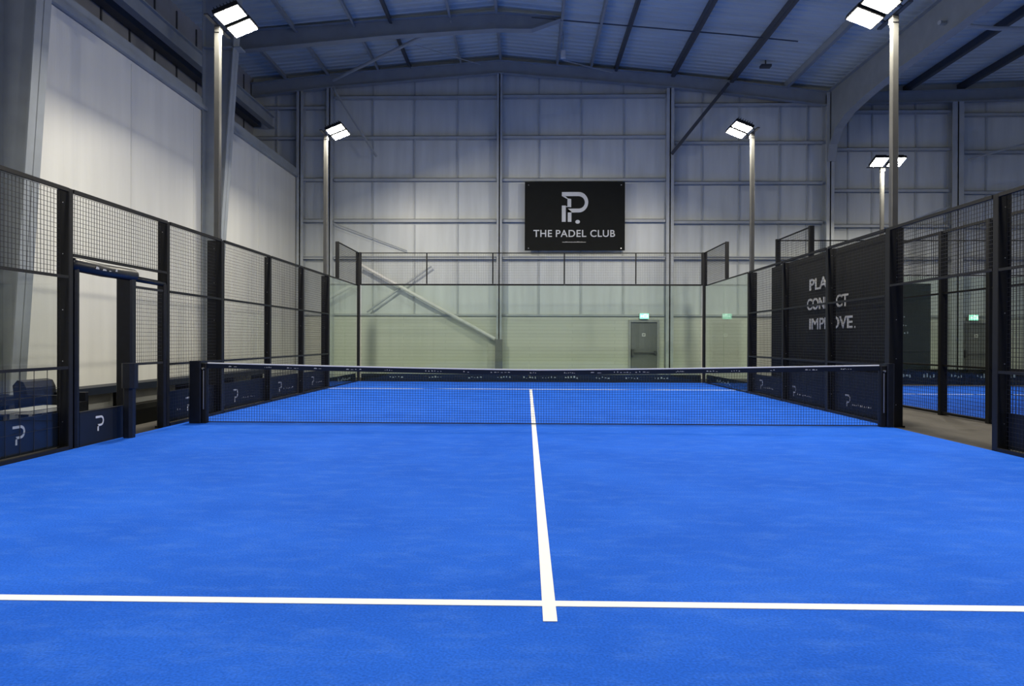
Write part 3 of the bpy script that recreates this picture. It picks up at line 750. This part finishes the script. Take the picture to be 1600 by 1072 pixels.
mast(5.09, -0.12, 2.81, 5.80, -1, 'tall floodlight pole on the right fence beside the net, with two bright heads')
mast(5.08, 6.03, 2.79, 5.98, -1, 'floodlight pole at the far end of the right fence')
mast(9.9, 9.7, -0.02, 6.1, 1, 'distant floodlight pole of the neighbouring court, its heads facing the viewer', yaw=R(-90))
mast(-5.09, -7.0, 0, 6.22, 1, 'floodlight pole of the left fence behind the viewpoint')
mast(5.09, -7.0, 0, 5.9, -1, 'floodlight pole of the right fence behind the viewpoint')
mast(17.2, 1.5, 0, 6.1, -1, 'floodlight pole on the far right side of the neighbouring court')

# ------------------------------------------------------------------ neighbouring court
nt_ = tag(MB().box(6.86, 16.9, -9.0, 9.08, -0.02, 0.0).build('court_turf', 'turf'), 'blue turf of the neighbouring court beyond the right fence', 'court floor')
MB().box(6.87, 16.89, 5.9, 5.96, -0.002, 0.003).build('court_line', 'line', nt_)
def npost(y, ztop, label, x=6.75, dep=0.12):
    t = thing('fence_post', label, 'post', (x, y, 0), 'fence posts of the neighbouring court')
    MB().cbox(x-0.03, x+dep-0.03, y-0.04, y+0.04, -0.02, ztop).build('upright', 'black', t)
npost(9.1, 4.0, 'tall black corner post of the neighbouring court, left of the valley column')
npost(6.87, 4.0, 'tall black post ending the stepped mesh of the neighbouring court')
npost(4.1, 3.02, 'black post of the neighbouring fence hidden behind the lettered banner')
npost(1.55, 3.02, 'black post of the neighbouring fence seen through the gap beside the net')
npost(0.36, 3.02, 'black post of the neighbouring fence just left of the near gap post', dep=0.16)
npost(-2.0, 3.02, 'black post of the neighbouring fence behind the panel at the right edge')
for (y0, y1, lab) in ((-1.96, 0.32, 'neighbouring fence mesh panel behind the near gap post'), (0.40, 1.51, 'neighbouring fence mesh panel in the right half of the gap'),
                 (1.59, 4.06, 'neighbouring fence mesh panel in the left half of the gap'), (4.14, 6.83, 'neighbouring fence mesh panel mostly behind the lettered banner')):
    panel(1, y0, y1, lab, mesh=((0.03, 3.0),), rails=(0.80, 1.99), top=3.0, x=6.75, pitch=0.06)
t = thing('upper_mesh_panel', 'stepped upper mesh panel of the neighbouring court left of the valley column', 'fence panel', (6.75, 8, 3.0))
MB().box(6.735, 6.765, 6.92, 9.05, 3.95, 3.98).build('top_rail', 'black', t)
MB().box(6.735, 6.765, 6.92, 9.05, 3.02, 3.05).build('bottom_rail', 'black', t)
wires(6.92, 9.06, 3.03, 3.95, 6.75, 0.06).build('wire_mesh', 'wire', t)
t = thing('upper_mesh_panel', 'upper mesh band along the far wall of the neighbouring court', 'fence panel', (11.8, 9.1, 3.0))
MB().box(6.85, 16.8, 9.085, 9.115, 3.95, 3.98).build('top_rail', 'black', t)
MB().box(6.85, 16.8, 9.085, 9.115, 3.0, 3.03).build('bottom_rail', 'black', t)
MB().box(7.62, 7.66, 9.08, 9.12, 3.03, 3.95).build('upright', 'black', t)
wires_x(6.86, 10.8, 3.03, 3.95, 9.1, 0.06).build('wire_mesh', 'wire', t)
for i, (xa, xb) in enumerate(((6.86, 8.8), (8.81, 10.81), (10.82, 12.82), (12.83, 14.83))):
    t = thing('glass_screen', f'glass screen of the far wall of the neighbouring court, {ORD[i]} from its left corner', 'glass screen', ((xa+xb)/2, 9.1, 0), 'glass screens of the neighbouring court')
    MB().box(xa, xb, 9.09, 9.102, 0.03, 2.98).build('pane', 'glass', t)
t = thing('dark_screen', 'dark screen with white scrawl behind the far glass of the neighbouring court', 'banner', (9.8, 9.2, 0))
MB().box(8.3, 10.98, 9.20, 9.22, 0.05, 2.80).build('cloth', 'screen', t)
mk = MB()
for (x, z, w_, h_) in ((10.02, 1.85, 0.28, 0.14), (10.05, 1.62, 0.3, 0.1), (10.02, 1.42, 0.4, 0.1)):
    q = place(scribble(5, w_, h_, int(z*50)), (x, 9.198, z), (1,0,0), (0,-1,0)); mk.add(q.v, q.f)
mk.build('small_print', 'print', t)
t = thing('back_banner', 'dark strip banner with white marks along the foot of the neighbouring far wall', 'banner', (12, 9.15, 0))
MB().box(6.9, 16.7, 9.13, 9.14, 0.02, 0.45).build('cloth', 'banner', t)
mk = MB()
for i, x in enumerate([10.1, 10.75, 11.5, 12.2, 12.9, 13.6]):
    q = place(scribble(4, 0.35, 0.22, 80+i), (x, 9.128, 0.2), (1,0,0), (0,-1,0)); mk.add(q.v, q.f)
mk.build('small_print', 'print', t)
build_net(11.85, -4.72, 4.75, 'black net of the neighbouring court at the right edge of the photo')
net_post(6.93, 7.08, 7.08, 7.12, 'black padded net post of the neighbouring court behind the near gap post')

# ------------------------------------------------------------------ things between the left fence and the wall
b = thing('wall_bench', 'long low dark bench running along the white lining behind the left fence', 'bench', (-7.35, 2.5, 0))
MB().cbox(-7.55, -7.15, -2.4, 8.6, 0.28, 0.40, 0.01).build('seat', 'navy', b)
for y in (-2.2, 0.0, 2.2, 4.4, 6.6, 8.4):
    MB().box(-7.5, -7.2, y-0.03, y+0.03, -0.02, 0.28).build('leg', 'black', b)
def lounge(x, y, label):
    t = thing('lounge_chair', label, 'chair', (x, y, 0), 'dark chairs behind the left fence')
    MB().cbox(x-0.30, x+0.30, y-0.28, y+0.28, 0.18, 0.34, 0.06).build('seat', 'pad', t)
    MB().prism([(x-0.32, 0.2), (x-0.14, 0.2), (x-0.18, 0.55), (x-0.22, 0.63), (x-0.30, 0.65), (x-0.36, 0.58)], y-0.28, y+0.28).build('backrest', 'pad', t)
    for dy in (-0.3, 0.24): MB().cbox(x-0.28, x+0.28, y+dy, y+dy+0.06, 0.15, 0.46, 0.02).build('armrest', 'pad', t)
    for dx in (-0.24, 0.24):
        for dy in (-0.22, 0.22): MB().tube([(x+dx, y+dy, -0.02), (x+dx, y+dy, 0.19)], 0.018, 8).build('leg', 'black', t)
lounge(-6.4, -0.95, 'dark padded chair seen through the gate beside its left jamb')
lounge(-6.7, -2.3, 'dark padded chair behind the fence at the left edge')
t = thing('bench', 'small pale-topped bench behind the clear sheet at the left edge', 'bench', (-6.2, -1.7, 0))
MB().cbox(-6.3, -5.9, -2.05, -1.3, 0.30, 0.34, 0.01).build('seat', 'frame', t)
for dx in (-6.25, -5.95):
    for dy in (-2.0, -1.35): MB().box(dx-0.02, dx+0.02, dy-0.02, dy+0.02, -0.02, 0.30).build('leg', 'chrome', t)
for o in bpy.data.objects:
    if '_local' in o.keys(): del o['_local']
